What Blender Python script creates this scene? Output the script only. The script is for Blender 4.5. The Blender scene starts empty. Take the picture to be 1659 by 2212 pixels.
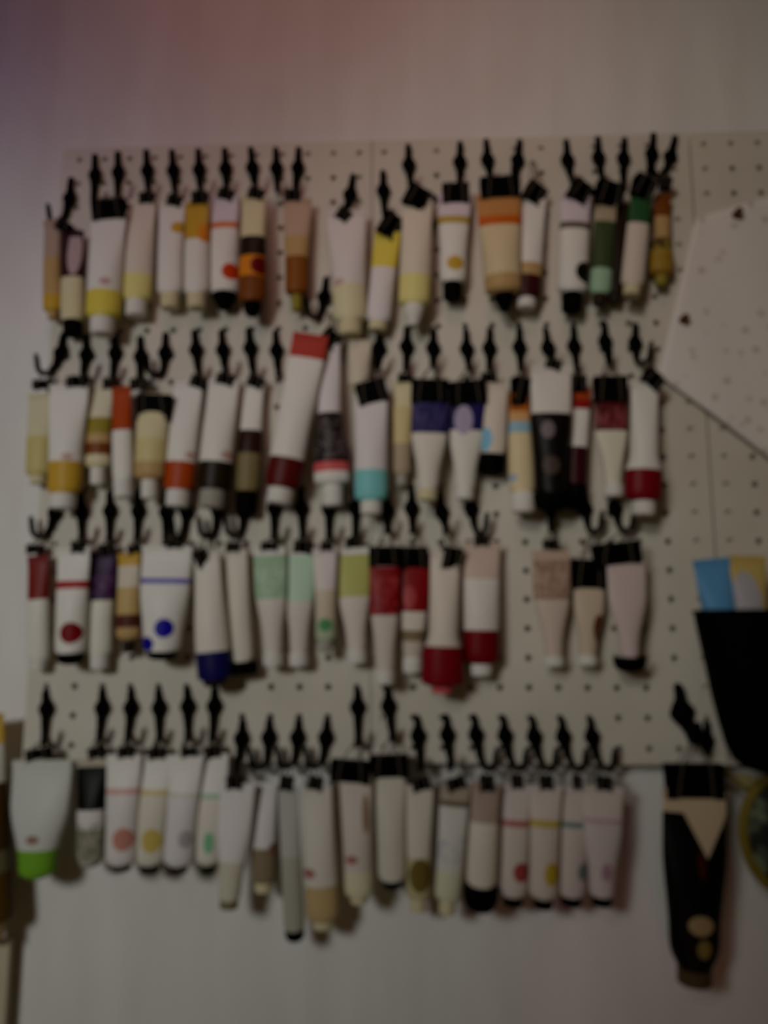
import bpy, math, random
from mathutils import Vector, Matrix
random.seed(7)
S = bpy.context.scene
COL = S.collection
# ------------------------------------------------------------------ camera geometry (photo frame 1659 x 2212)
FPX, W, H, DIST = 1660.0, 1659.0, 2212.0, 0.7017
TH, AL = math.radians(8.408), math.radians(2.330)
FW = Vector((-math.sin(AL)*math.cos(TH), math.cos(AL)*math.cos(TH), math.sin(TH)))
RT = Vector((math.cos(AL), math.sin(AL), 0))
UP = RT.cross(FW)
CAM = -FW*DIST
IN = 0.0254
def P(x, y, dep=0.0):
    """point of the room seen at photo pixel (x, y), dep metres in front of the pegboard face (plane y = 0)"""
    d = FW + RT*((x-W/2)/FPX) - UP*((y-H/2)/FPX)
    s = (-dep-CAM.y)/d.y
    return CAM + d*s
def MPP(x, y, dep=0.0):
    return (P(x+1, y, dep)-P(x, y, dep)).length
# ------------------------------------------------------------------ colour
def lin(c):
    c /= 255.0
    return c/12.92 if c <= 0.04045 else ((c+0.055)/1.055)**2.4
GAIN = 3.75
def A(rgb, g=GAIN):
    """albedo of a surface that shows as rgb in the dim photo"""
    return tuple(max(0.001, min(0.86, lin(c)*g*min(1.04, max(lin(c), 1e-4)/0.21)**0.14)) for c in rgb)+(1.0,)
W_=(128,126,122); CR=(122,116,95); YL=(124,114,48); PY=(126,120,80); MU=(112,90,30); OR=(122,76,14); RO=(98,40,8)
RD=(76,5,8); CM=(70,0,10); DR=(52,8,6); PK=(116,54,54); NV=(17,15,50); BL=(10,6,100); PU=(30,6,36); TE=(74,112,112)
GN=(66,94,26); SG=(90,106,88); LG=(106,120,106); OL=(86,78,28); BK=(0,0,0); TN=(106,88,60); BR=(70,38,10); MA=(36,8,8)
TP=(102,88,78); GY=(96,93,87); DK=(22,14,6); LI=(122,116,120); SK=(84,112,126); DG=(24,50,28); OG=(104,104,62)
# ------------------------------------------------------------------ materials
def newmat(name):
    m = bpy.data.materials.new(name); m.use_nodes = True
    nt = m.node_tree; return m, nt, nt.nodes['Principled BSDF']
def plain(name, rgb, rough=0.5, spec=0.3, metal=0.0, raw=None):
    m, nt, b = newmat(name)
    col = raw or A(rgb)
    n = nt.nodes.new('ShaderNodeTexNoise'); n.inputs['Scale'].default_value = 90
    mx = nt.nodes.new('ShaderNodeMixRGB'); mx.blend_type = 'MIX'
    mx.inputs['Color1'].default_value = col
    mx.inputs['Color2'].default_value = tuple(c*0.9 for c in col[:3])+(1,)
    nt.links.new(n.outputs['Fac'], mx.inputs['Fac']); nt.links.new(mx.outputs[0], b.inputs['Base Color'])
    b.inputs['Roughness'].default_value = rough; b.inputs['Specular IOR Level'].default_value = spec
    b.inputs['Metallic'].default_value = metal
    return m
CACHE = {}
def solid(rgb, rough=0.45, spec=0.12):
    k = (rgb, rough, spec)
    if k not in CACHE: CACHE[k] = plain('plastic', rgb, rough, spec)
    return CACHE[k]
BLACK = plain('black_plastic', BK, 0.6, 0.02, raw=(0.0015, 0.0013, 0.001, 1))
CLIPBLACK = plain('black_steel', BK, 0.6, 0.02, raw=(0.0012, 0.001, 0.001, 1))
WIRE = plain('dull_wire', BK, 0.5, 0.1, raw=(0.11, 0.085, 0.06, 1))
def mathn(nt, op, a, b=None, c=None):
    n = nt.nodes.new('ShaderNodeMath'); n.operation = op
    for i, v in enumerate((a, b, c)):
        if v is None: continue
        if hasattr(v, 'is_output') or isinstance(v, bpy.types.NodeSocket): nt.links.new(v, n.inputs[i])
        else: n.inputs[i].default_value = v
    return n.outputs[0]
def print_mat(name, stops, L, dots=(), vee=None, rough=0.4, smudge=None):
    """printed tube: constant bands down the length (t = -z/L), dots on the front, optional worn lettering-like smudges"""
    m, nt, b = newmat(name)
    tc = nt.nodes.new('ShaderNodeTexCoord'); sx = nt.nodes.new('ShaderNodeSeparateXYZ')
    nt.links.new(tc.outputs['Object'], sx.inputs[0])
    X, Y, Z = sx.outputs
    t = mathn(nt, 'MULTIPLY', Z, -1.0/L)
    r = nt.nodes.new('ShaderNodeValToRGB'); r.color_ramp.interpolation = 'CONSTANT'
    el = r.color_ramp.elements
    el.remove(el[1]); el[0].position = 0; el[0].color = A(stops[0][1])
    for (pos, c), nxt in zip(stops[:-1], stops[1:]):
        e = el.new(max(0.001, min(0.999, pos))); e.color = A(nxt[1])
    nt.links.new(t, r.inputs[0])
    out = r.outputs[0]
    def over(out, mask, rgb):
        mx = nt.nodes.new('ShaderNodeMixRGB'); nt.links.new(mask, mx.inputs['Fac']); nt.links.new(out, mx.inputs['Color1'])
        mx.inputs['Color2'].default_value = A(rgb); return mx.outputs[0]
    front = mathn(nt, 'LESS_THAN', Y, 0.0)
    if smudge:
        z0, z1, rgb, amt = smudge
        n = nt.nodes.new('ShaderNodeTexNoise'); n.inputs['Scale'].default_value = 260; n.inputs['Detail'].default_value = 2
        mp = nt.nodes.new('ShaderNodeMapping'); mp.inputs['Scale'].default_value = (1, 1, 0.55)
        nt.links.new(tc.outputs['Object'], mp.inputs[0]); nt.links.new(mp.outputs[0], n.inputs['Vector'])
        k = mathn(nt, 'GREATER_THAN', n.outputs['Fac'], 0.56-0.12*amt)
        k = mathn(nt, 'MULTIPLY', k, mathn(nt, 'GREATER_THAN', t, z0)); k = mathn(nt, 'MULTIPLY', k, mathn(nt, 'LESS_THAN', t, z1))
        k = mathn(nt, 'MULTIPLY', mathn(nt, 'MULTIPLY', k, front), 0.7)
        out = over(out, k, rgb)
    if vee:
        x0, tw, t0, slope, rgb = vee            # below a V-shaped edge the print turns to rgb
        edge = mathn(nt, 'SUBTRACT', t0+0.0, mathn(nt, 'MULTIPLY', mathn(nt, 'ABSOLUTE', mathn(nt, 'SUBTRACT', X, x0)), slope))
        edge = mathn(nt, 'MAXIMUM', edge, tw)
        out = over(out, mathn(nt, 'GREATER_THAN', t, edge), rgb)
    for dx, dz, rx, rz, rgb in dots:
        u = mathn(nt, 'DIVIDE', mathn(nt, 'SUBTRACT', X, dx), rx); v = mathn(nt, 'DIVIDE', mathn(nt, 'SUBTRACT', Z, dz), rz)
        d = mathn(nt, 'ADD', mathn(nt, 'MULTIPLY', u, u), mathn(nt, 'MULTIPLY', v, v))
        out = over(out, mathn(nt, 'MULTIPLY', mathn(nt, 'LESS_THAN', d, 1.0), front), rgb)
    nt.links.new(out, b.inputs['Base Color'])
    b.inputs['Roughness'].default_value = rough; b.inputs['Specular IOR Level'].default_value = 0.12
    return m
# ------------------------------------------------------------------ object helpers
def mesh(name, verts, faces, mat, parent=None, smooth=True, auto=None):
    me = bpy.data.meshes.new(name); me.from_pydata([tuple(v) for v in verts], [], faces)
    me.materials.append(mat)
    if smooth: me.polygons.foreach_set('use_smooth', [True]*len(me.polygons))
    if auto:
        try: me.set_sharp_from_angle(angle=math.radians(auto))
        except Exception: pass
    me.update()
    o = bpy.data.objects.new(name, me); COL.objects.link(o)
    if parent: o.parent = parent
    return o
def tag(o, label, cat, group=None):
    o['label'] = label; o['category'] = cat
    if group: o['group'] = group
    return o
def thing(name, label, cat, group=None, M=None):
    o = bpy.data.objects.new(name, None); o.empty_display_size = 0.01; COL.objects.link(o)
    if M is not None: o.matrix_world = M
    return tag(o, label, cat, group)
class G:
    def __init__(s): s.v = []; s.f = []
    def loft(s, rings, cap0=True, cap1=True, closed=True):
        b = len(s.v); n = len(rings[0])
        for r in rings: s.v += [tuple(p) for p in r]
        for i in range(len(rings)-1):
            for j in range(n if closed else n-1):
                k = (j+1) % n
                s.f.append((b+i*n+j, b+i*n+k, b+(i+1)*n+k, b+(i+1)*n+j))
        if cap0: s.f.append(tuple(b+j for j in reversed(range(n))))
        if cap1: s.f.append(tuple(b+(len(rings)-1)*n+j for j in range(n)))
        return s
    def sweep(s, pts, rad, n=8, closed=False):
        pts = [Vector(p) for p in pts]; N = len(pts)
        rad = rad if isinstance(rad, (list, tuple)) else [rad]*N
        t0 = (pts[1]-pts[0]).normalized()
        a = Vector((0, 0, 1)) if abs(t0.z) < 0.9 else Vector((1, 0, 0))
        u = t0.cross(a).normalized(); rings = []; pt = t0
        for i in range(N):
            t = (pts[min(i+1, N-1)]-pts[max(i-1, 0)]).normalized()
            ax = pt.cross(t)
            if ax.length > 1e-7: u = Matrix.Rotation(pt.angle(t), 3, ax.normalized()) @ u
            u = (u-t*u.dot(t)).normalized(); w = t.cross(u); pt = t
            rings.append([pts[i]+(u*math.cos(q*2*math.pi/n)+w*math.sin(q*2*math.pi/n))*rad[i] for q in range(n)])
        return s.loft(rings)
    def box(s, x0, x1, y0, y1, z0, z1):
        return s.loft([[(x0, y0, z), (x1, y0, z), (x1, y1, z), (x0, y1, z)] for z in (z0, z1)])
    def make(s, name, mat, parent=None, smooth=True, auto=40):
        return mesh(name, s.v, s.f, mat, parent, smooth, auto)
def ell(a, b, z, n=28, e=2.0, cx=0, cy=0):
    r = []
    for i in range(n):
        q = 2*math.pi*i/n; c, d = math.cos(q), math.sin(q)
        r.append((cx+a*math.copysign(abs(c)**(2/e), c), cy+b*math.copysign(abs(d)**(2/e), d), z))
    return r
def frame(p_top, p_bot):
    """matrix at p_top whose -Z runs to p_bot, Y kept towards the wall"""
    z = (p_top-p_bot).normalized(); y = Vector((0, 1, 0)); x = y.cross(z).normalized(); y = z.cross(x)
    M = Matrix.Identity(4)
    for i in range(3): M[i][0], M[i][1], M[i][2], M[i][3] = x[i], y[i], z[i], p_top[i]
    return M
def sm(t): t = max(0, min(1, t)); return t*t*(3-2*t)
# ------------------------------------------------------------------ things
def make_tube(label, group, spec, bands, cap, dots=(), dep=0.014, vee=None, name='paint_tube', cat='paint tube', fat=0.36, smudge=None, rough=0.4, shoulder=.0035):
    xt, yt, xb, yb, wt, wb = spec
    pt, pb = P(xt, yt, dep), P(xb, yb, dep)
    L = (pt-pb).length; M = frame(pt, pb)
    k = MPP((xt+xb)/2, (yt+yb)/2, dep); a0, a1 = wt*k/2, wb*k/2
    Minv = M.inverted()
    root = thing(name, label, cat, group, M)
    ts = lambda y: (y-yt)/(yb-yt)
    stops = [(ts(y), c) for y, c in bands]
    dd = []
    for d in dots:
        q = Minv @ P(d[0], d[1], dep+0.006)
        dd.append((q.x, q.z, d[2]*k, d[3]*k, d[4]))
    vv = None
    if vee:
        q = Minv @ P(vee[0], vee[1], dep)
        vv = (q.x, ts(vee[2]), -q.z/L, vee[3]/(L), vee[4])
    m = print_mat('printed_tube', stops, L, dd, vv, rough, smudge)
    b1 = max(0.0045, a1*2*fat)
    cz = min(0.006, 0.08*L)
    g = G(); rings = []
    N = 18
    for i in range(N+1):
        t = i/N; z = -cz-(L-cz)*t
        s = sm((t-.32)/.62) if wt > 1.25*wb else (sm((t-.62)/.16) if wb > 1.33*wt else sm(t*1.25))
        a = a0+(a1-a0)*s; b = 0.0011+(b1-0.0011)*sm(t*1.5)**0.8
        if i == N: a *= 0.97; b *= 0.97
        rings.append(ell(a, b, z, 28, 2.0+0.25*(1-s)))
    sh = shoulder                                     # shoulder
    capw = cap[1]*k/2 if cap else a1*0.6
    nk = min(a1*0.72, capw*0.92)
    for q, f in ((0.35, 0.92), (0.75, 0.78)):
        rings.append(ell(a1+(nk-a1)*(q**1.2), b1+(min(nk, b1)-b1)*q, -L-sh*q, 28))
    rings.append(ell(nk, min(nk, b1), -L-sh, 28))
    g.loft(rings); g.make('body', m, root)
    # folded crimp at the hanging end
    g = G(); cr = []
    for i, (zz, th) in enumerate(((0, .0009), (-.3, .0013), (-.33, .0010), (-.6, .0013), (-.63, .0010), (-1.0, .0013))):
        cr.append([(x, y, zz*cz) for x, y in ((-a0, -th), (a0, -th), (a0, th), (-a0, th))])
    g.loft(cr); g.make('crimp', solid(bands[0][1]), root, smooth=False)
    if cap:
        c, cw, ye = cap[:3]; kind = cap[3] if len(cap) > 3 else 'screw'
        pe = Minv @ P(xb, ye, dep); zb = min(pe.z, -L-0.006); z0 = -L-sh+0.0006
        g = G(); rings = []; r = capw; n = 40
        if kind == 'screw':
            prof = [(0.93, 0), (1.0, .06), (1.0, .2), (0.97, .8), (0.93, .95), (0.8, 1.0)]
        elif kind == 'cone':
            prof = [(1.0, 0), (1.0, .2), (0.8, .5), (0.55, .85), (0.45, 1.0)]
        elif kind == 'round':
            prof = [(0.96, 0), (1.0, .08), (1.0, .35), (0.93, .6), (0.78, .82), (0.55, .95), (0.3, 1.0)]
        else:
            prof = [(1.0, 0), (1.0, .9), (0.9, 1.0)]
        ry = min(1.0, max(b1*1.05, 0.006)/r) if kind in ('round', 'flat') else min(1.0, 0.0125/r)
        for f, q in prof:
            ring = []
            for i in range(n):
                rr = r*f*(1.0 if kind not in ('screw', 'cone') or i % 2 else 0.955)
                ang = 2*math.pi*i/n
                ring.append((rr*math.cos(ang), rr*ry*math.sin(ang), z0+(zb-z0)*q))
            rings.append(ring)
        g.loft(rings); g.make('cap', BLACK if c == BK else solid(c), root, auto=35)
    return root
def make_clip(label, group, spec, dep, top, hd=None):
    """binder clip: folded steel body (front view w x h pixels) and two wire handles that reach up to the hook at pixel `top`"""
    cx, cy, w, h, tilt, yaw = (list(spec)+[0, 0])[:6]
    k = MPP(cx, cy, dep); hw, hh = w*k/2, h*k
    c = P(cx, cy, dep)
    M = Matrix.Translation(c) @ Matrix.Rotation(math.radians(yaw), 4, 'Z') @ Matrix.Rotation(math.radians(tilt), 4, 'Y') @ Matrix.Translation((0, 0, -hh/2))
    root = thing('binder_clip', label, 'binder clip', group, M)
    D = min(0.0105, max(0.006, hh*0.75))
    g = G(); th = 0.0005; gp = 0.0014
    out = [(-gp-th, 0), (-D/2-th*.6, hh*.92), (-D/2, hh), (D/2, hh), (D/2+th*.6, hh*.92), (gp+th, 0),
           (gp, 0), (D/2-th, hh-th*1.6), (-D/2+th, hh-th*1.6), (-gp, 0)]
    a = [(-hw, y, z) for y, z in out]; b = [(hw, y, z) for y, z in out]
    n = len(out); v = a+b
    f = [(i, (i+1) % n, n+(i+1) % n, n+i) for i in range(n)]
    # end faces as strips of the folded sheet
    for o in (0, n):
        for q in ((0, 1, 8, 9), (1, 2, 8), (2, 3, 7, 8), (3, 4, 7), (4, 5, 6, 7)):
            f.append(tuple(o+i for i in (q if o else reversed(q))))
    g.v += v; g.f += f
    for s in (-1, 1):
        for x0, x1 in ((-hw, -hw*.62), (hw*.62, hw)):
            g.sweep([(x0, s*(gp+.0011), .0002), (x1, s*(gp+.0011), .0002)], .0009, 8)
    g.make('clip_body', CLIPBLACK, root, smooth=False)
    tp = M.inverted() @ P(top[0], top[1], hd or dep); ty = tp.y      # the loops lean back to the hook
    T = max(tp.z, hh*1.15); tx = max(-hw*1.6, min(hw*1.6, tp.x))
    for s in (-1, 1):
        hx = hw*.6; lw = min(hx*.5, 0.0035)
        y0, y1 = s*(gp+.0011), s*(D/2+.0012)
        pts = [(-hx, y0, 0), (-hx*.9, y0+(y1-y0)*.5, hh*.5), (-hx*.8+tx*.1, y1, hh*1.0), (-lw*1.1+tx*.8, s*.0018+ty*.7, hh+(T-hh)*.7),
               (-lw*.8+tx, s*.0010+ty, T-.0012), (tx, s*.0008+ty, T), (lw*.8+tx, s*.0010+ty, T-.0012), (lw*1.1+tx*.8, s*.0018+ty*.7, hh+(T-hh)*.7),
               (hx*.8+tx*.1, y1, hh*1.0), (hx*.9, y0+(y1-y0)*.5, hh*.5), (hx, y0, 0)]
        G().sweep(pts, .00055, 6).make('handle', WIRE, root)
    return root
def make_hook(label, group, spec, dep=0.014, sc=1.0):
    """peg hook: tapered neck out of the board hole, diamond base plate, shank and J"""
    bx, by, jx, jy, tw = spec
    neck = 40*sc
    ang = (jx-bx)/max(30, (jy-by))
    top = P(bx-ang*neck*0.6, by-neck); pb = P(bx, by, .004); pj = P(jx, jy, .005)
    M = Matrix.Translation(top)
    root = thing('peg_hook', label, 'hook', group, M)
    l = lambda p: p-top
    b, j = l(pb), l(pj)
    R = (.0055 if dep < .018 else .0085) if abs(tw) < 25 else .0064
    if abs(tw) < 25: tw += math.degrees(math.atan2(CAM.x-top.x, .70))   # opens towards the room
    d = Vector((math.sin(math.radians(tw)), -math.cos(math.radians(tw)), 0))
    pts = [(0, .007, .001), (0, .001, .0005), (0, -.0028, -.0015), tuple(b.lerp(Vector((0, -.003, 0)), .5))]
    rad = [.0026, .0027, .0029, .0034]; ws = 1+(sc-1)*1.6
    pts += [tuple(b), tuple(b.lerp(j, .35)+Vector((0, -.001, 0))), tuple(b.lerp(j, .62))]; rad += [.0038, .0033, .0029]
    sh = j+Vector((0, 0, R))
    for i in range(9):
        q = math.pi*i/8
        p = sh+d*(R-R*math.cos(q))+Vector((0, 0, -R*math.sin(q)))
        pts.append(tuple(p)); rad.append(.0026)
    e = Vector(pts[-1]); lf = .0035 if abs(spec[4]) < 25 else .006; pts.append(tuple(e+Vector((0, 0, lf))+d*.001)); rad.append(.0026)
    pts.append(tuple(e+Vector((0, 0, lf*2))+d*.0022)); rad.append(.0018)
    G().sweep(pts, [q*ws for q in rad], 10).make('hook_arm', BLACK, root)
    u = (j-b); u = Vector((u.x, 0, u.z)).normalized(); x = Vector((0, 1, 0)).cross(u).normalized()*-1
    rings = []
    for q, w_, t_ in ((-1, .0018, .0012), (-.7, .0042, .0018), (-.25, .0066, .0026), (0, .0072, .0028), (.3, .0062, .0026), (.7, .0042, .0018), (1, .002, .0012)):
        c = b+u*(q*.0098*sc)
        rings.append([c+x*(w_*ws*math.cos(i*math.pi/6))+Vector((0, t_*math.sin(i*math.pi/6)-.0002, 0)) for i in range(12)])
    G().loft(rings).make('base_plate', BLACK, root)
    return root
# ------------------------------------------------------------------ the setting
def wall():
    m, nt, b = newmat('painted_wall')
    tc = nt.nodes.new('ShaderNodeTexCoord'); mp = nt.nodes.new('ShaderNodeMapping'); mp.inputs['Scale'].default_value = (22, 1, 5)
    n = nt.nodes.new('ShaderNodeTexNoise'); n.inputs['Scale'].default_value = 1.0; n.inputs['Detail'].default_value = 3
    nt.links.new(tc.outputs['Object'], mp.inputs[0]); nt.links.new(mp.outputs[0], n.inputs['Vector'])
    r = nt.nodes.new('ShaderNodeValToRGB'); e = r.color_ramp.elements
    e[0].position = .3; e[0].color = (.71, .68, .64, 1); e[1].position = .72; e[1].color = (.80, .79, .75, 1)
    nt.links.new(n.outputs['Fac'], r.inputs[0]); nt.links.new(r.outputs[0], b.inputs['Base Color'])
    b.inputs['Roughness'].default_value = .7; b.inputs['Specular IOR Level'].default_value = .2
    bp = nt.nodes.new('ShaderNodeBump'); bp.inputs['Strength'].default_value = .08; bp.inputs['Distance'].default_value = .002
    nt.links.new(n.outputs['Fac'], bp.inputs['Height']); nt.links.new(bp.outputs[0], b.inputs['Normal'])
    g = G().box(-1.6, 1.6, .018, .10, -1.3, 1.5)
    o = g.make('wall_back', m, smooth=False); o['kind'] = 'structure'
wall()
def board_mat(c0, c1):
    m, nt, b = newmat('pegboard_paint')
    tc = nt.nodes.new('ShaderNodeTexCoord'); n = nt.nodes.new('ShaderNodeTexNoise'); n.inputs['Scale'].default_value = 14; n.inputs['Detail'].default_value = 2
    nt.links.new(tc.outputs['Object'], n.inputs['Vector'])
    r = nt.nodes.new('ShaderNodeValToRGB'); e = r.color_ramp.elements
    e[0].position = .3; e[0].color = c0; e[1].position = .7; e[1].color = c1
    nt.links.new(n.outputs['Fac'], r.inputs[0]); nt.links.new(r.outputs[0], b.inputs['Base Color'])
    b.inputs['Roughness'].default_value = .55; b.inputs['Specular IOR Level'].default_value = .2
    return m
BOARD = board_mat((.61, .56, .465, 1), (.68, .63, .54, 1))
def pegboard(label, x0, x1, z0, z1, hx0, nx, hz0, nz, mat=BOARD, y=0.0):
    """hardboard panel with real holes, all sizes in inches"""
    pz = 1.01; th = .0048; R = .118*IN
    v, f = [], []
    def quad(a, b, c, d):
        k = len(v); v.extend([a, b, c, d]); f.append((k, k+1, k+2, k+3))
    def rect(xa, xb, za, zb):
        if xb-xa > 1e-6 and zb-za > 1e-6:
            quad((xa, y, za), (xb, y, za), (xb, y, zb), (xa, y, zb))
    for i in range(nx):
        for j in range(nz):
            cx, cz = (hx0+i)*IN, (hz0+j*pz)*IN; ax, az = .5*IN, .5*pz*IN
            k = len(v)
            sq = [(1, 0), (1, 1), (0, 1), (-1, 1), (-1, 0), (-1, -1), (0, -1), (1, -1)]
            for s, t in sq: v.append((cx+s*ax, y, cz+t*az))
            for dy in (0, th):
                for q in range(8): v.append((cx+R*math.cos(q*math.pi/4), y+dy, cz+R*math.sin(q*math.pi/4)))
            for q in range(8):
                r = (q+1) % 8
                f.append((k+q, k+r, k+8+r, k+8+q)); f.append((k+8+q, k+8+r, k+16+r, k+16+q))
    X0, X1, Z0, Z1 = x0*IN, x1*IN, z0*IN, z1*IN
    gx0, gx1 = (hx0-.5)*IN, (hx0+nx-.5)*IN; gz0, gz1 = (hz0-.5*pz)*IN, (hz0+(nz-.5)*pz)*IN
    rect(X0, gx0, Z0, Z1); rect(gx1, X1, Z0, Z1); rect(gx0, gx1, Z0, gz0); rect(gx0, gx1, gz1, Z1)
    for a, b in (((X0, Z0), (X1, Z0)), ((X1, Z0), (X1, Z1)), ((X1, Z1), (X0, Z1)), ((X0, Z1), (X0, Z0))):
        quad((a[0], y, a[1]), (a[0], y+th, a[1]), (b[0], y+th, b[1]), (b[0], y, b[1]))
    root = thing('pegboard', label, 'pegboard', 'pegboard panels', Matrix.Identity(4))
    mesh('panel', v, f, mat, root, smooth=False)
    for xx in (X0+.012, X1-.012):                 # battens that hold the panel off the wall
        G().box(xx-.008, xx+.008, y+th, .018, Z0+.004, Z1-.004).make('batten', mat, root, smooth=False)
    return root
pegboard('left white pegboard panel with hooks, edge at the left of the display', -12.66, -.50, -8.70, 14.48, -11.95, 12, -8.18, 23)
pegboard('middle white pegboard panel between the two vertical seams', -.42, 11.60, -8.70, 14.48, .02, 12, -8.18, 23)
pegboard('right white pegboard panel partly under the pale paper and black cup', 11.68, 23.7, -8.70, 14.48, 12.16, 12, -8.18, 23)
BOARD2 = board_mat((.50, .44, .30, 1), (.56, .5, .36, 1))  # shade on the lower left panel put into a darker, yellower base colour
pegboard('small shade-toned pegboard panel in the bottom left corner by the brown tube', -25.3, -12.68, -27, -14.6, -24.6, 12, -26.4, 12, BOARD2)
# ------------------------------------------------------------------ the tubes, each with its clip and hook
ROW = ['', 'top row', 'second row', 'third row', 'bottom row']
def I(row, label, tube=None, bands=None, cap=None, clip=None, hook=None, dots=(), dep=14, big=None, **kw):
    dep = dep/1000.0
    if tube: make_tube(label+', '+ROW[row], 'paint tubes hanging in the '+ROW[row], tube, bands, cap, dots, dep, **kw)
    if clip:
        top = (hook[2], hook[3]-4) if hook else (clip[0], clip[1]-clip[3]*1.6)
        if hook and abs(hook[4]) >= 25: top = (hook[2]+(10 if hook[4] > 0 else -10), hook[3]-4)
        hd = None if not hook else (.0085 if abs(hook[4]) >= 25 else (.0105 if dep < .018 else .0135))
        size = 'small' if clip[2] < 46 else 'large'
        make_clip('%s black binder clip on %s, %s' % (size, label, ROW[row]), 'binder clips in the '+ROW[row], clip, dep, top, hd)
    if hook:
        make_hook('black hook carrying %s, %s' % (label, ROW[row]), 'hooks in the '+ROW[row], hook, dep)
def HK(label, hook, row, dep=14, sc=1.0): make_hook(label, 'hooks in the '+ROW[row], hook, dep/1000.0, sc)
# ---- top row
I(1, 'leftmost tan translucent tube', (112,475,114,668,34,40), [(560,TP),(640,TN),(668,MU)], (TN,20,690), None, None, dep=12)
I(1, 'small cream-based tube with maroon band', (158,500,157,688,46,50), [(604,(34,14,18)),(688,CR)], (BK,40,726), (138,490,34,22,30), (150,428,136,482,-75), [(158,540,15,56,(104,92,90))], dep=14)
I(1, 'wide white tube with bright yellow base', (235,462,223,682,76,74), [(634,W_),(682,YL)], (W_,50,724), (236,455,72,42,-4), (255,372,252,428,0), [(231,612,12,8,(110,90,88))], dep=24)
HK('black hook left of the hook with the wide yellow-based tube, top row', (205,378,200,436,10), 1)
I(1, 'white tube with pale yellow base', (308,432,296,645,58,62), [(598,(124,118,110)),(645,PY)], (W_,44,685), (318,430,32,22,0), (318,368,319,420,0), dep=15)
I(1, 'white tube with mustard spot at its right edge', (372,435,368,630,56,56), [(630,W_)], (CR,40,668), (378,436,32,22,15), (374,368,377,424,0), [(384,488,16,14,MU)], dep=14)
I(1, 'orange-topped white tube', (426,437,425,630,50,54), [(522,MU),(630,W_)], (CR,40,668), (432,430,34,26,0), (430,366,431,418,0), [(440,500,14,22,OR)], dep=22)
I(1, 'white tube with orange dot and orange line', (485,425,485,630,60,62), [(484,LI),(498,(118,70,40)),(630,W_)], (BK,52,668,'cone'), (488,422,34,22,18), (487,364,488,414,0), [(499,588,18,18,(110,34,4))], dep=14)
I(1, 'black-labelled tube with orange and red base', (548,425,545,648,50,58), [(516,CR),(560,DK),(602,OR),(648,BR)], (BK,38,684,'round'), (553,421,34,22,15), (545,362,550,412,0), [(562,574,20,20,(62,3,3))], dep=24)
HK('black hook between the red-based tube and the clear brown tube, top row', (597,363,598,415,0), 1)
I(1, 'clear tube of brown paint', (642,430,641,632,62,50), [(516,(108,92,80)),(560,TN),(632,(78,46,12))], (OL,22,672), (632,424,34,24,0), (643,362,637,416,0), dep=14)
I(1, 'flared white tube with cream base', (748,455,756,690,84,72), [(622,(124,120,118)),(690,(122,118,98))], (CR,50,726), (742,466,30,26,35), (756,420,746,456,20), [(732,612,12,8,(112,94,90))], dep=16)
I(1, 'yellow-topped white tube', (838,500,818,690,56,54), [(582,YL),(690,(124,120,120))], (CR,40,716), (842,490,44,56,32,35), (828,412,830,468,0), dep=14)
I(1, 'white tube with pale yellow base and slanted clip', (902,430,895,655,64,68), [(600,(124,118,108)),(655,PY)], (W_,44,704,'cone'), (905,432,66,48,26,20), (883,356,886,404,0), dep=22)
I(1, 'narrow white tube with yellow line and dot', (982,420,978,606,72,58), [(470,LI),(488,(104,90,44)),(606,W_)], (BK,42,648), (984,420,58,42,0), (993,350,992,402,0), [(983,570,18,16,(112,92,32))], dep=14)
I(1, 'wide beige tube with orange-brown line', (1076,420,1088,630,96,80), [(470,(108,78,45)),(492,(110,56,10)),(600,(122,112,92)),(630,TN)], (BK,44,672,'cone'), (1080,407,86,46,-2), (1053,345,1060,392,0), dep=24)
HK('black hook on the right of the wide beige tube, top row', (1118,346,1110,398,0), 1)
I(1, 'white tube with maroon base beside the beige tube', (1152,430,1138,640,56,58), [(575,W_),(600,TN),(640,MA)], (W_,40,668), (1153,420,46,44,30,20), None, dep=15)
I(1, 'white tube with grey line and black cap', (1244,420,1236,628,64,66), [(484,LI),(500,(60,56,50)),(628,W_)], (BK,44,674), (1253,418,52,48,32,20), (1226,346,1234,392,0), [(1266,590,24,24,(6,8,6))], dep=16)
I(1, 'dark green tube with pale mint base', (1310,440,1296,630,46,46), [(480,(100,92,78)),(585,(36,44,26)),(630,(90,108,92))], (DK,30,660), (1315,422,62,56,15,15), (1293,340,1300,396,0), dep=18)
I(1, 'slim dark tube put in for shade behind the green-topped tube', (1345,440,1330,628,40,38), [(628,DK)], (DK,26,655), None, (1347,342,1346,400,0), dep=12)  # dark tube shape added to stand for the shadow in this gap
I(1, 'white tube with dark green top', (1386,410,1366,612,46,50), [(486,DG),(612,(122,114,108))], (CR,36,640), (1388,408,50,52,22,20), (1408,332,1404,384,0), dep=24)
I(1, 'rightmost brown tube with gold mottling', (1432,420,1428,590,34,52), [(470,BR),(520,TN),(545,DK),(590,(88,66,22))], (OL,26,618), (1437,398,26,26,10), (1448,338,1432,384,-60), dep=12, smudge=(.6,1,(92,78,30),1))
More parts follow.
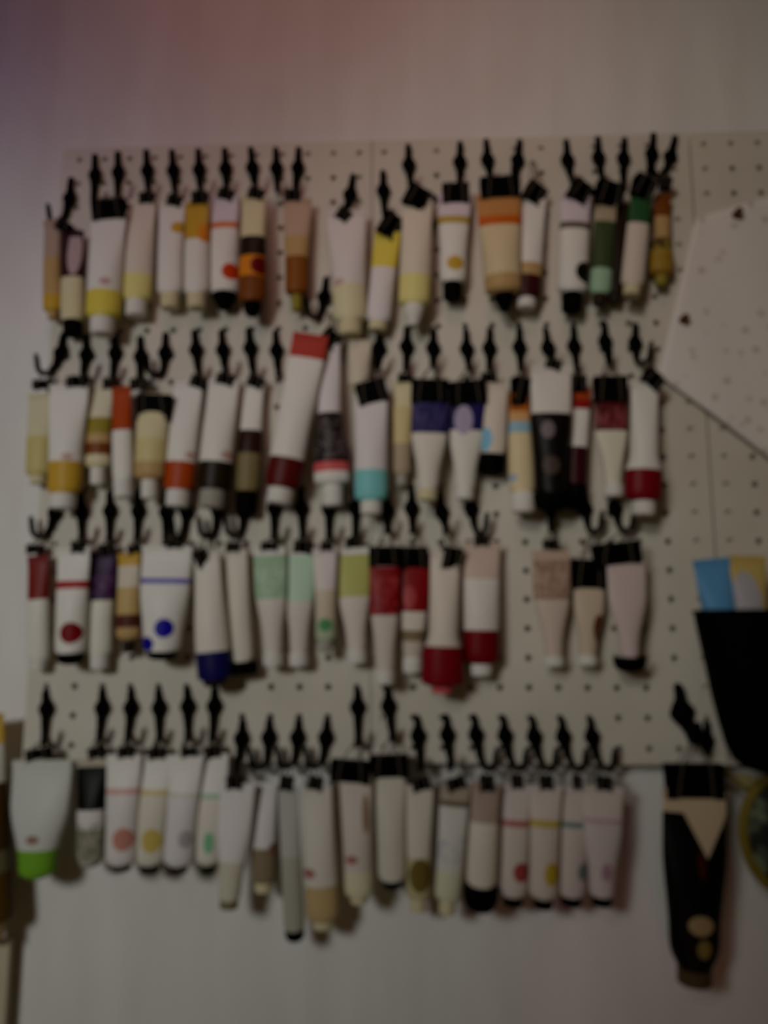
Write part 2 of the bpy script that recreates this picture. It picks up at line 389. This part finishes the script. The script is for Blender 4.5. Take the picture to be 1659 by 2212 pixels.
# ---- second row
HK('grey-black hook between the two cream-based tubes above the red-topped tube, top row', (700,642,690,690,-50), 1)
I(2, 'leftmost pale cream tube', (92,850,84,1022,58,56), [(945,(118,114,96)),(1022,(112,104,70))], (CR,34,1046), (95,831,46,18,0), (130,762,112,808,-70), dep=12)
I(2, 'white tube with mustard base', (150,830,139,1060,84,70), [(1000,W_),(1060,MU)], (W_,50,1100), (168,826,44,22,0), (185,766,178,816,0), [(148,988,12,8,(112,94,90))], dep=23)
I(2, 'white tube with olive and brown bands', (216,832,212,1005,56,56), [(905,(122,118,104)),(940,OL),(960,TN),(985,BR),(1005,CR)], (W_,30,1048), (236,830,24,22,0), (248,762,242,816,0), dep=13)
I(2, 'rust-topped white tube', (262,836,266,1030,40,44), [(932,RO),(1030,W_)], (W_,40,1076), None, None, dep=20)
I(2, 'cream tube under the wide dark clip', (332,850,324,1030,68,66), [(950,CR),(1000,(118,110,80)),(1030,TN)], (W_,34,1078), (334,881,74,54,3), (303,770,300,822,0), dep=20)
I(2, 'white tube with rust-red base', (408,826,387,1052,62,66), [(1000,W_),(1052,RO)], (W_,50,1096), (430,827,36,24,22), (423,756,428,816,0), [(412,984,9,8,(112,92,86))], dep=14)
HK('black hook whose J turns left, above the wide dark clip, second row', (356,762,350,812,-65), 2)
make_clip('small black binder clip hanging left of the wide dark clip, second row', 'binder clips in the second row', (300,830,36,20,0), .014, (303,815))
I(2, 'white tube with dark brown base', (484,822,462,1052,66,72), [(1000,W_),(1052,(20,12,4))], (GY,54,1098), (487,821,38,22,16), (481,756,485,810,0), [(492,984,12,10,(112,92,84))], dep=24)
I(2, 'white tube with brown square label and dark cap', (548,828,534,1055,44,54), [(932,W_),(982,(28,12,6)),(1055,(74,66,44))], (BK,46,1112), (552,826,34,24,22), (540,752,546,816,0), dep=13)
I(2, 'tilted tube with red top and dark red base', (672,722,610,1048,78,76), [(775,(100,36,28)),(992,W_),(1048,DR)], (W_,54,1090), None, (597,757,600,816,0), dep=26)
I(2, 'white tube with black label and red line', (708,745,718,1042,52,78), [(898,(124,120,120)),(1002,(16,12,12)),(1022,PK),(1042,W_)], (W_,44,1094), (712,734,40,36,35,30), None, dep=17, smudge=(.55,.84,(60,52,52),.5))
I(2, 'white tube with teal base', (802,850,802,1076,70,72), [(1018,(124,120,120)),(1076,TE)], (W_,46,1112), (803,848,66,48,-14), (818,752,812,800,12), dep=24)
I(2, 'short crumpled white tube above the teal-based tube', (778,735,776,830,50,48), [(830,(118,112,102))], (CR,30,846), None, None, dep=12)
I(2, 'narrow cream tube left of the navy tubes', (872,822,868,1020,42,40), [(880,CR),(960,(118,108,80)),(1020,(98,88,74))], (GY,24,1050), (875,818,32,18,0), (878,748,876,802,0), dep=12)
I(2, 'left navy-topped white tube', (930,850,924,1050,80,46), [(938,NV),(1050,(122,118,112))], (CR,42,1082), (928,846,80,50,2), (935,752,934,796,0), dep=24, smudge=(.1,.42,(40,35,60),.5))
I(2, 'right navy-topped white tube', (1010,850,1004,1050,78,46), [(932,NV),(1050,(122,120,114))], (W_,40,1080), (1010,850,80,52,-5), (1008,754,1012,800,0), [(1002,905,20,34,(96,90,104))], dep=16)
I(2, 'white tube with sky blue stripe and black cap', (1074,828,1064,976,48,60), [(976,(122,116,108))], (BK,56,1024,'flat'), (1056,816,34,20,0), (1057,752,1056,800,0), [(1050,950,12,26,(72,104,118))], dep=13)
I(2, 'cream tube with orange top and blue band', (1120,850,1128,1058,44,56), [(890,(104,58,16)),(912,(118,92,62)),(937,(84,104,112)),(1058,(124,114,92))], (W_,52,1108), (1128,848,48,62,5,25), (1122,750,1124,802,0), [(1108,1032,10,8,(90,102,110))], dep=23)
I(2, 'white-topped black tube', (1190,792,1192,1060,88,66), [(896,(126,122,118)),(1060,(8,5,4))], (BK,84,1104,'round'), (1195,788,34,22,20), (1184,752,1194,790,0), [(1183,928,14,20,(70,64,66)),(1190,1006,18,20,(44,36,32))], dep=26)
I(2, 'white tube with red band and maroon base', (1250,840,1244,1040,52,46), [(862,RO),(884,(84,16,14)),(968,W_),(1040,(34,4,6))], (BK,50,1102,'round'), (1248,832,36,36,0), (1240,748,1246,804,0), dep=14)
I(2, 'dark red-topped white tube', (1318,850,1324,1040,72,40), [(932,(46,8,10)),(1040,(124,120,110))], (W_,44,1074), (1318,842,72,56,0), (1307,738,1314,788,10), dep=15, smudge=(.15,.42,(84,42,44),.6))
I(2, 'white tube with crimson base', (1393,825,1390,1076,59,80), [(1018,W_),(1076,CM)], (W_,50,1114), (1408,822,46,34,40,20), (1372,742,1374,786,60), dep=24)
# ---- third row
I(3, 'leftmost white tube with slanting dark red top', (82,1200,84,1424,44,46), [(1296,(70,14,10)),(1424,(124,122,116))], (W_,30,1446), (76,1186,34,18,0), (118,1108,102,1160,-65), dep=12)
I(3, 'white tube with red line and red dot', (160,1185,153,1404,70,66), [(1256,W_),(1273,(94,22,22)),(1404,W_)], (BK,56,1436,'round'), (170,1182,28,24,0), (176,1106,174,1166,0), [(155,1367,23,22,(72,2,6))], dep=24)
I(3, 'purple-topped white tube', (222,1192,216,1408,56,52), [(1298,PU),(1408,(124,122,114))], (W_,38,1446), (230,1188,32,24,-12), (237,1104,234,1166,0), dep=13, smudge=(.25,.48,(58,36,60),.3))
I(3, 'small white tube with tan and maroon bands', (279,1195,278,1375,46,52), [(1222,MU),(1270,(120,114,104)),(1328,(110,94,62)),(1356,(50,24,18)),(1375,TN)], (DK,26,1410), (290,1186,26,18,-20), (298,1104,294,1164,0), dep=14)
I(3, 'big white tube with blue line and blue dot', (362,1180,350,1400,108,82), [(1250,W_),(1262,(66,62,104)),(1400,W_)], (BK,64,1426,'round'), (378,1174,32,20,0), (358,1106,356,1166,0), [(358,1357,20,20,(12,4,86)),(318,1392,18,16,(8,4,80))], dep=25)
HK('black hook on the right of the hook with the blue-dotted tube, third row', (402,1104,396,1164,-30), 3)
I(3, 'tilted white tube with navy base', (446,1195,464,1462,56,74), [(1408,(126,122,116)),(1462,(10,8,46))], (DK,50,1484,'round'), (436,1206,32,36,-30,20), (470,1100,462,1160,-60), dep=24)
I(3, 'narrow white tube with wide black cap', (510,1188,523,1422,46,50), [(1422,(122,118,110))], (BK,64,1458,'flat'), (503,1182,28,20,0), (527,1104,520,1158,-60), dep=14)
I(3, 'sage green-topped white tube', (582,1185,590,1402,70,40), [(1200,W_),(1294,SG),(1402,(122,117,112))], (W_,42,1440), (582,1180,36,18,0), (592,1098,590,1164,0), dep=20, smudge=(.15,.5,(104,116,104),.2))
I(3, 'pale mint-topped white tube', (648,1186,646,1402,66,40), [(1196,W_),(1300,LG),(1402,(120,115,110))], (W_,42,1440), (655,1182,40,26,8), (651,1098,652,1162,0), dep=14)
I(3, 'narrow pinkish tube with small green spot', (702,1184,704,1378,50,44), [(1275,(124,118,116)),(1340,(116,108,96)),(1378,(100,106,90))], (GY,26,1410), (706,1180,26,20,0), (710,1098,709,1164,0), [(702,1350,14,14,(48,84,54))], dep=22)
I(3, 'olive green-topped white tube', (760,1184,770,1396,76,42), [(1198,W_),(1290,OG),(1396,(122,116,110))], (W_,42,1434), (762,1172,32,20,-8), (768,1096,766,1160,0), dep=14)
I(3, 'left bright red-topped white tube', (830,1200,832,1440,66,40), [(1224,W_),(1330,RD),(1440,(118,112,106))], (W_,42,1478), (832,1202,70,42,0), (836,1104,836,1152,0), dep=24, smudge=(.2,.54,(96,34,34),.2))
I(3, 'right bright red-topped white tube', (896,1200,892,1412,66,44), [(1322,RD),(1362,(122,117,110)),(1385,(74,64,48)),(1412,(112,106,98))], (W_,42,1454), (894,1204,62,44,0), (889,1098,890,1150,0), [(884,1290,14,24,(96,36,36))], dep=15)
I(3, 'white tube with long crimson base', (962,1190,956,1476,64,92), [(1397,(124,117,110)),(1476,CM)], (PK,46,1498), (974,1206,44,46,8,20), (954,1106,962,1150,0), dep=25)
I(3, 'white tube with square crimson base', (1040,1172,1040,1426,80,78), [(1252,(116,104,96)),(1362,(124,120,116)),(1426,(66,0,6))], (W_,46,1460), (1040,1168,32,22,0), (1018,1098,1026,1154,45), dep=15)
I(3, 'taupe-topped white tube', (1190,1190,1196,1410,82,40), [(1210,(112,98,88)),(1296,(88,72,60)),(1410,(116,106,98))], (W_,44,1440), (1190,1176,34,20,0), (1190,1098,1190,1146,0), dep=16, smudge=(.1,.45,(106,92,82),.3))
I(3, 'white tube with brown smear under wide clip', (1274,1245,1270,1408,66,38), [(1408,(114,104,92))], (W_,42,1438), (1272,1240,76,62,2), (1264,1098,1270,1150,50), [(1296,1358,14,30,(60,34,14))], dep=14)
I(3, 'tapered white tube with round black cap', (1352,1205,1360,1412,84,42), [(1412,(116,106,104))], (BK,72,1452,'round'), (1332,1196,104,48,-6), (1328,1098,1338,1148,50), dep=24)
# ---- bottom row
I(4, 'large translucent tube with bright green base', (92,1642,80,1884,128,78), [(1832,(114,114,110)),(1884,GN)], None, (84,1628,54,22,-10), (99,1532,94,1604,0), [(76,1812,14,9,(84,66,58))], dep=20)
I(4, 'black-topped white tube with grey label', (200,1640,195,1850,64,58), [(1655,(104,98,86)),(1748,(3,3,2)),(1788,(120,117,114)),(1850,(88,86,76))], (GY,44,1872,'round'), (209,1625,34,22,-12), (220,1530,213,1596,0), dep=14, smudge=(.65,1,(62,60,50),.4))
I(4, 'first white tube with red line and red dot', (268,1630,262,1858,74,68), [(1702,W_),(1714,(116,92,88)),(1858,(122,119,116))], (DK,42,1880), (273,1624,34,22,-5), (282,1530,275,1596,0), [(268,1812,22,23,(108,76,68))], dep=20)
I(4, 'first white tube with yellow line and yellow dot', (336,1632,324,1858,74,66), [(1704,W_),(1716,(116,106,78)),(1858,(120,116,108))], (DK,42,1884), (340,1627,36,22,-5), (343,1530,342,1598,0), [(329,1815,21,24,(110,98,52))], dep=14)
I(4, 'white tube with faint grey dot', (404,1632,386,1860,70,66), [(1712,W_),(1720,(116,112,106)),(1860,(122,119,118))], (DK,40,1884), (408,1624,32,18,-8), (405,1527,404,1596,0), [(402,1812,14,18,(98,94,94))], dep=21)
I(4, 'first white tube with green line and green dot', (456,1628,450,1858,76,58), [(1712,W_),(1724,(96,110,98)),(1858,(122,118,112))], ((14,22,8),32,1886), (460,1624,34,24,-12), (462,1526,457,1596,0), [(452,1820,11,22,(72,104,80))], dep=14)
I(4, 'long plain white tube with small olive cap', (514,1692,496,1934,74,48), [(1860,(124,121,119)),(1934,(114,110,100))], ((74,70,50),40,1962), (507,1690,34,26,0), (521,1596,512,1664,0), dep=25)
I(4, 'white tube with grey-brown patch near its base', (572,1690,570,1896,50,54), [(1830,(122,119,117)),(1896,(76,68,54))], (CR,38,1926), None, (580,1594,574,1658,-65), [(590,1835,10,12,(80,54,46))], dep=13)
I(4, 'slender grey tube hanging lowest', (622,1700,636,2000,44,46), [(1850,(104,102,98)),(2000,(96,94,86))], (BK,42,2034,'round'), (619,1692,30,28,8), (642,1594,634,1656,-65), dep=22)
I(4, 'white tube with tan base and red mark', (684,1700,698,1978,64,74), [(1910,(118,114,108)),(1978,(106,92,66))], (CR,46,2004), (682,1692,32,26,12), (703,1594,694,1656,-65), [(668,1886,14,10,(94,62,58))], dep=16)
I(4, 'white tube with cream base and small red mark', (768,1668,776,1928,70,62), [(1880,(116,110,104)),(1928,(120,116,98))], (CR,38,1950), (757,1666,86,46,4), (772,1528,772,1606,0), [(760,1857,14,9,(92,62,56)),(790,1760,8,40,(86,70,56))], dep=24)
I(4, 'white tube with flat black cap under wide clip', (842,1665,848,1892,66,62), [(1892,(116,112,104))], (BK,46,1920,'round'), (840,1655,84,46,-2), (839,1526,846,1596,0), dep=16)
I(4, 'cream tube with olive-brown patch', (906,1696,904,1932,60,52), [(1850,(118,114,106)),(1932,(106,100,78))], (CR,36,1968), (910,1694,40,24,-14), (903,1590,908,1660,0), [(908,1892,24,34,(64,54,24))], dep=14)
I(4, 'cream tube with faint blue print', (984,1696,968,1936,64,58), [(1730,(96,88,78)),(1742,(60,54,42)),(1880,(118,116,112)),(1936,(118,116,100))], (CR,36,1974), (986,1692,42,24,-18), (966,1588,972,1658,0), dep=21, smudge=(.45,.68,(96,98,104),.1))
I(4, 'taupe-topped white tube with large rounded black cap', (1050,1692,1040,1904,60,66), [(1776,(96,84,76)),(1904,(122,116,108))], (BK,76,1972,'round'), (1052,1692,32,32,0), (1028,1588,1040,1660,60), dep=26)
I(4, 'second white tube with red line and red dot', (1114,1694,1108,1926,68,64), [(1770,(118,112,108)),(1784,(98,62,60)),(1926,(116,110,105))], (BK,42,1956), (1117,1688,26,28,0), (1091,1590,1104,1660,60), [(1126,1884,18,20,(92,40,36))], dep=15)
I(4, 'second white tube with yellow line and yellow dot', (1180,1696,1174,1930,68,64), [(1770,(118,111,107)),(1786,(104,92,46)),(1930,(115,108,103))], (BK,42,1962), (1180,1690,30,28,0), (1154,1592,1168,1660,60), [(1192,1888,17,24,(104,90,26))], dep=22)
I(4, 'white tube with teal line and teal dot', (1240,1698,1234,1926,64,62), [(1774,(116,109,105)),(1786,(64,74,76)),(1926,(114,107,103))], (BK,44,1956), (1247,1690,20,28,0), (1217,1592,1232,1660,60), [(1258,1884,11,18,(66,74,74))], dep=15)
I(4, 'rightmost white tube with pinkish line and plum dot', (1304,1698,1300,1926,84,56), [(1768,(116,109,105)),(1778,(104,88,90)),(1926,(113,106,104))], (BK,44,1956), (1305,1692,34,28,5), (1279,1592,1294,1660,60), [(1310,1884,12,18,(96,76,82))], dep=20)
HK('thick black hook carrying the large black tube, left of the black cup', (1474,1540,1490,1596,20), 4, 18, 1.35)
# ------------------------------------------------------------------ paper sheet with pins
def paper():
    m, nt, b = newmat('speckled_paper')
    tc = nt.nodes.new('ShaderNodeTexCoord'); vo = nt.nodes.new('ShaderNodeTexVoronoi'); vo.inputs['Scale'].default_value = 62; vo.inputs['Randomness'].default_value = .8
    nt.links.new(tc.outputs['Object'], vo.inputs['Vector'])
    r = nt.nodes.new('ShaderNodeValToRGB'); e = r.color_ramp.elements
    e[0].position = .14; e[0].color = (.60, .52, .47, 1); e[1].position = .30; e[1].color = (.82, .76, .72, 1)
    nt.links.new(vo.outputs['Distance'], r.inputs[0]); nt.links.new(r.outputs[0], b.inputs['Base Color'])
    b.inputs['Roughness'].default_value = .6; b.inputs['Specular IOR Level'].default_value = .15
    A0, B0, C0, D0 = P(1420,812,.003), P(1504,470,.003), P(1760,395,.003), P(1800,1100,.003)
    n = 24; v = []; f = []
    for s in range(2):
        for i in range(n+1):
            for j in range(n+1):
                u, w = i/n, j/n                 # u along the lower edge, w up the sheet
                p = (A0*(1-u)+D0*u)*(1-w)+(B0*(1-u)+C0*u)*w
                lift = .008*(1-w)**3*(0.35+.65*u)+.0015*math.sin(u*5+w*3)**2
                v.append((p.x, -.0025-lift-(.0003 if s == 0 else 0), p.z))
    q = (n+1)**2
    for i in range(n):
        for j in range(n):
            a = i*(n+1)+j; c = a+n+1
            f.append((a, c, c+1, a+1)); f.append((q+a, q+a+1, q+c+1, q+c))
    rim = [i*(n+1) for i in range(n+1)]+[n*(n+1)+j for j in range(1, n+1)]+[i*(n+1)+n for i in range(n-1, -1, -1)]+[j for j in range(n-1, 0, -1)]
    for a, c in zip(rim, rim[1:]+rim[:1]): f.append((a, q+a, q+c, c))
    o = mesh('paper_sheet', v, f, m)
    tag(o, 'pale pinkish speckled paper sheet pinned slantwise over the right pegboard', 'paper')
    for x, y, lb in ((1590, 465, 'upper brown push pin near the top of the speckled paper'), (1475, 693, 'lower brown push pin at the left edge of the speckled paper')):
        t = thing('push_pin', lb, 'push pin', 'push pins on the paper', Matrix.Translation(P(x, y, .004)))
        mt = solid((52, 34, 18))
        rr = [ell(r_, r_, z, 16) for r_, z in ((.0042, 0), (.0042, .001), (.0022, .002), (.0024, .006), (.0038, .0072), (.0036, .0084))]
        G().loft([[(a, -c, b_) for a, b_, c in k] for k in rr]).make('pin_head', mt, t)
        G().sweep([(0, 0, 0), (0, .006, 0)], .0005, 6).make('needle', WIRE, t)
paper()
# ------------------------------------------------------------------ black cup with two tubes
def cup():
    dep = .045
    c = P(1650, 1330, dep); k = MPP(1600, 1480, dep)
    prof = [(1322, 150), (1335, 150), (1380, 143), (1440, 133), (1500, 124), (1560, 112), (1610, 100), (1640, 86), (1658, 66), (1668, 34)]
    t = thing('utensil_cup', 'black tapered cup hanging at the right edge and holding two tubes', 'cup', None, Matrix.Translation(c))
    g = G(); rings = []
    for y, r in prof:
        z = P(1650, y, dep).z-c.z; rings.append(ell(r*k, min(r*k*.62, dep-.004), z, 40))
    inner = []
    for y, r in reversed(prof[:-1]):
        z = P(1650, y, dep).z-c.z+(.002 if y > 1650 else 0); inner.append(ell((r-5)*k, min(r*k*.62, dep-.004)-.002, z, 40))
    g.loft(list(reversed(inner))[::-1][::-1] and (inner[::-1][:0]+[*rings[::-1]]+[*inner[::-1]]), True, True)
    g.make('cup_body', BLACK, t)
    rim = [(p[0], p[1], p[2]) for p in rings[0]]
    G().sweep(rim+[rim[0]], .0016, 8).make('rim', BLACK, t)
    g = G()
    for x in (-.02, .02): g.sweep([(x, .040, .0), (x, .043, .010), (x, .046, .014), (x, .052, .013)], .002, 8)
    g.make('bracket', BLACK, t)
    # tubes standing in it, crimp up
    make_tube('sky blue tube standing in the black cup', 'tubes in the black cup', (1536, 1207, 1566, 1400, 80, 70), [(1400, (54, 86, 110))], ((40, 70, 96), 40, 1424), (), .045)
    make_tube('yellow and white tube standing in the black cup', 'tubes in the black cup', (1614, 1200, 1622, 1400, 80, 76), [(1400, (112, 98, 58))], (W_, 40, 1424), [(1614, 1304, 31, 72, (100, 97, 100))], .045)
cup()
HK('short black hook peg at the left side of the black cup bottom', (1526,1600,1527,1625,0), 4, 12)
# ------------------------------------------------------------------ large dark tube with clip (bottom right)
make_tube('large black tube with cream top and two pale ovals, bottom right', None, (1500,1706,1500,2046,140,110),
          [(2062,(112,100,84))], ((46,38,22),72,2126,'flat'),
          [(1511,1997,27,20,(92,80,56)),(1518,2048,15,19,(74,64,34)),(1514,1868,9,28,(34,8,6))], .024, vee=(1522,1850,1757,1.9,(2,2,2)), fat=.26, shoulder=.016)
make_clip('wide black binder clip on the large black cream-topped tube', 'binder clips in the bottom row', (1500,1687,126,72,0,0), .024, (1496,1604), .0135)
# ------------------------------------------------------------------ pouch at the right edge
def pouch():
    dep = .012; c = P(1712, 1800, dep); k = MPP(1660, 1800, dep); r = 108*k
    t = thing('round_pouch', 'dark round pouch with olive rim at right edge below the black cup', 'pouch', None, Matrix.Translation(c))
    m, nt, b = newmat('speckled_cloth')
    n = nt.nodes.new('ShaderNodeTexNoise'); n.inputs['Scale'].default_value = 60; n.inputs['Detail'].default_value = 1
    tc = nt.nodes.new('ShaderNodeTexCoord'); nt.links.new(tc.outputs['Object'], n.inputs['Vector'])
    rp = nt.nodes.new('ShaderNodeValToRGB'); e = rp.color_ramp.elements
    e[0].position = .46; e[0].color = A((6, 8, 4)); e[1].position = .64; e[1].color = A((62, 68, 52))
    nt.links.new(n.outputs['Fac'], rp.inputs[0]); nt.links.new(rp.outputs[0], b.inputs['Base Color']); b.inputs['Roughness'].default_value = .8
    rings = [[(p[0], y, p[1]) for p in ell(r*f, r*f*1.18, 0, 40)] for f, y in ((1, .008), (1, 0), (.9, -.005), (.6, -.009), (.2, -.010))]
    G().loft(rings).make('panel', m, t)
    pts = [(r*math.cos(i*math.pi/24), -.001, r*1.18*math.sin(i*math.pi/24)) for i in range(49)]
    G().sweep(pts, .0042, 8).make('rim', plain('olive_binding', (72, 62, 14), .6), t)
    l = lambda x, y, d: P(x, y, d)-c
    g = G(); g.sweep([l(1568, 1668, .006), l(1610, 1706, .010), l(1650, 1716, .012), l(1700, 1690, .012)], .0022, 8)
    g.sweep([l(1568, 1668, .006), l(1562, 1656, .002), l(1560, 1652, -.004)], .0018, 8)
    g.make('strap', plain('olive_strap', (70, 60, 24), .6), t)
    g = G(); a, b2, c2, d2 = l(1590, 1668, .004), l(1700, 1690, .004), l(1700, 1722, .004), l(1606, 1696, .004)
    g.loft([[a, b2, c2, d2], [q+Vector((0, .0015, 0)) for q in (a, b2, c2, d2)]])
    g.make('flap', plain('cream_flap', (112, 104, 70), .6), t, smooth=False)
pouch()
# ------------------------------------------------------------------ brown tube cut by the left edge
make_tube('brown tube cut off by the left edge of the picture', None, (-38,1545,-20,1985,90,96), [(1612,MU),(1695,(110,108,100)),(1840,(40,26,8)),(1885,(62,56,40)),(1985,(48,34,6))], (TN,50,2030), (), .012)
# ------------------------------------------------------------------ light
def area(name, loc, target, size, power, col, sy=None):
    l = bpy.data.lights.new(name, 'AREA'); l.energy = power; l.color = col; l.size = size
    if sy: l.shape = 'RECTANGLE'; l.size_y = sy
    o = bpy.data.objects.new(name, l); COL.objects.link(o); o.location = loc
    o.rotation_euler = (Vector(target)-Vector(loc)).to_track_quat('-Z', 'Y').to_euler()
    return o
def spot(name, loc, target, power, col, angle, radius, blend=1.0):
    l = bpy.data.lights.new(name, 'SPOT'); l.energy = power; l.color = col; l.spot_size = math.radians(angle); l.spot_blend = blend; l.shadow_soft_size = radius
    o = bpy.data.objects.new(name, l); COL.objects.link(o); o.location = loc
    o.rotation_euler = (Vector(target)-Vector(loc)).to_track_quat('-Z', 'Y').to_euler()
    return o
spot('desk_lamp', (-.62, -1.30, .22), (-.30, 0, -.17), 21, (.985, 1.0, .975), 57, .14)
spot('right_fill_spot', (-.35, -1.30, .55), (.37, 0, .19), 15.5, (.99, .95, .86), 44, .12)  # added fill spot that brightens the upper right, no known source
spot('pink_tint_spot', (-.07, -.75, .95), (-.06, .02, .48), 6.0, (1.0, .50, .50), 56, .2)  # added spot, tints the upper wall pink, no such lamp in the room
spot('purple_tint_spot', (-.70, -.6, .70), (-.46, .02, .40), 1.5, (.36, .24, 1.0), 48, .15)  # added spot that colours the top left corner purple, invented source
spot('rose_tint_spot', (.20, -.7, -.75), (.20, .018, -.395), .55, (1.0, .22, .40), 22, .05)  # added narrow spot for a pink blotch on the lower right wall
wd = bpy.data.worlds.new('room'); S.world = wd; wd.use_nodes = True
bg = wd.node_tree.nodes['Background']; bg.inputs[0].default_value = (1.0, .66, .30, 1); bg.inputs[1].default_value = .03
# ------------------------------------------------------------------ camera
cd = bpy.data.cameras.new('camera'); co = bpy.data.objects.new('camera', cd); COL.objects.link(co)
co.location = CAM; co.rotation_euler = (math.pi/2+TH, 0, AL)
cd.sensor_fit = 'VERTICAL'; cd.sensor_height = 36.0; cd.lens = FPX/H*36.0; cd.clip_start = .01
cd.dof.use_dof = True; cd.dof.focus_distance = 40.0; cd.dof.aperture_fstop = 3.9
S.camera = co
S.view_settings.view_transform = 'Standard'; S.view_settings.look = 'None'; S.view_settings.exposure = 0; S.view_settings.gamma = 1
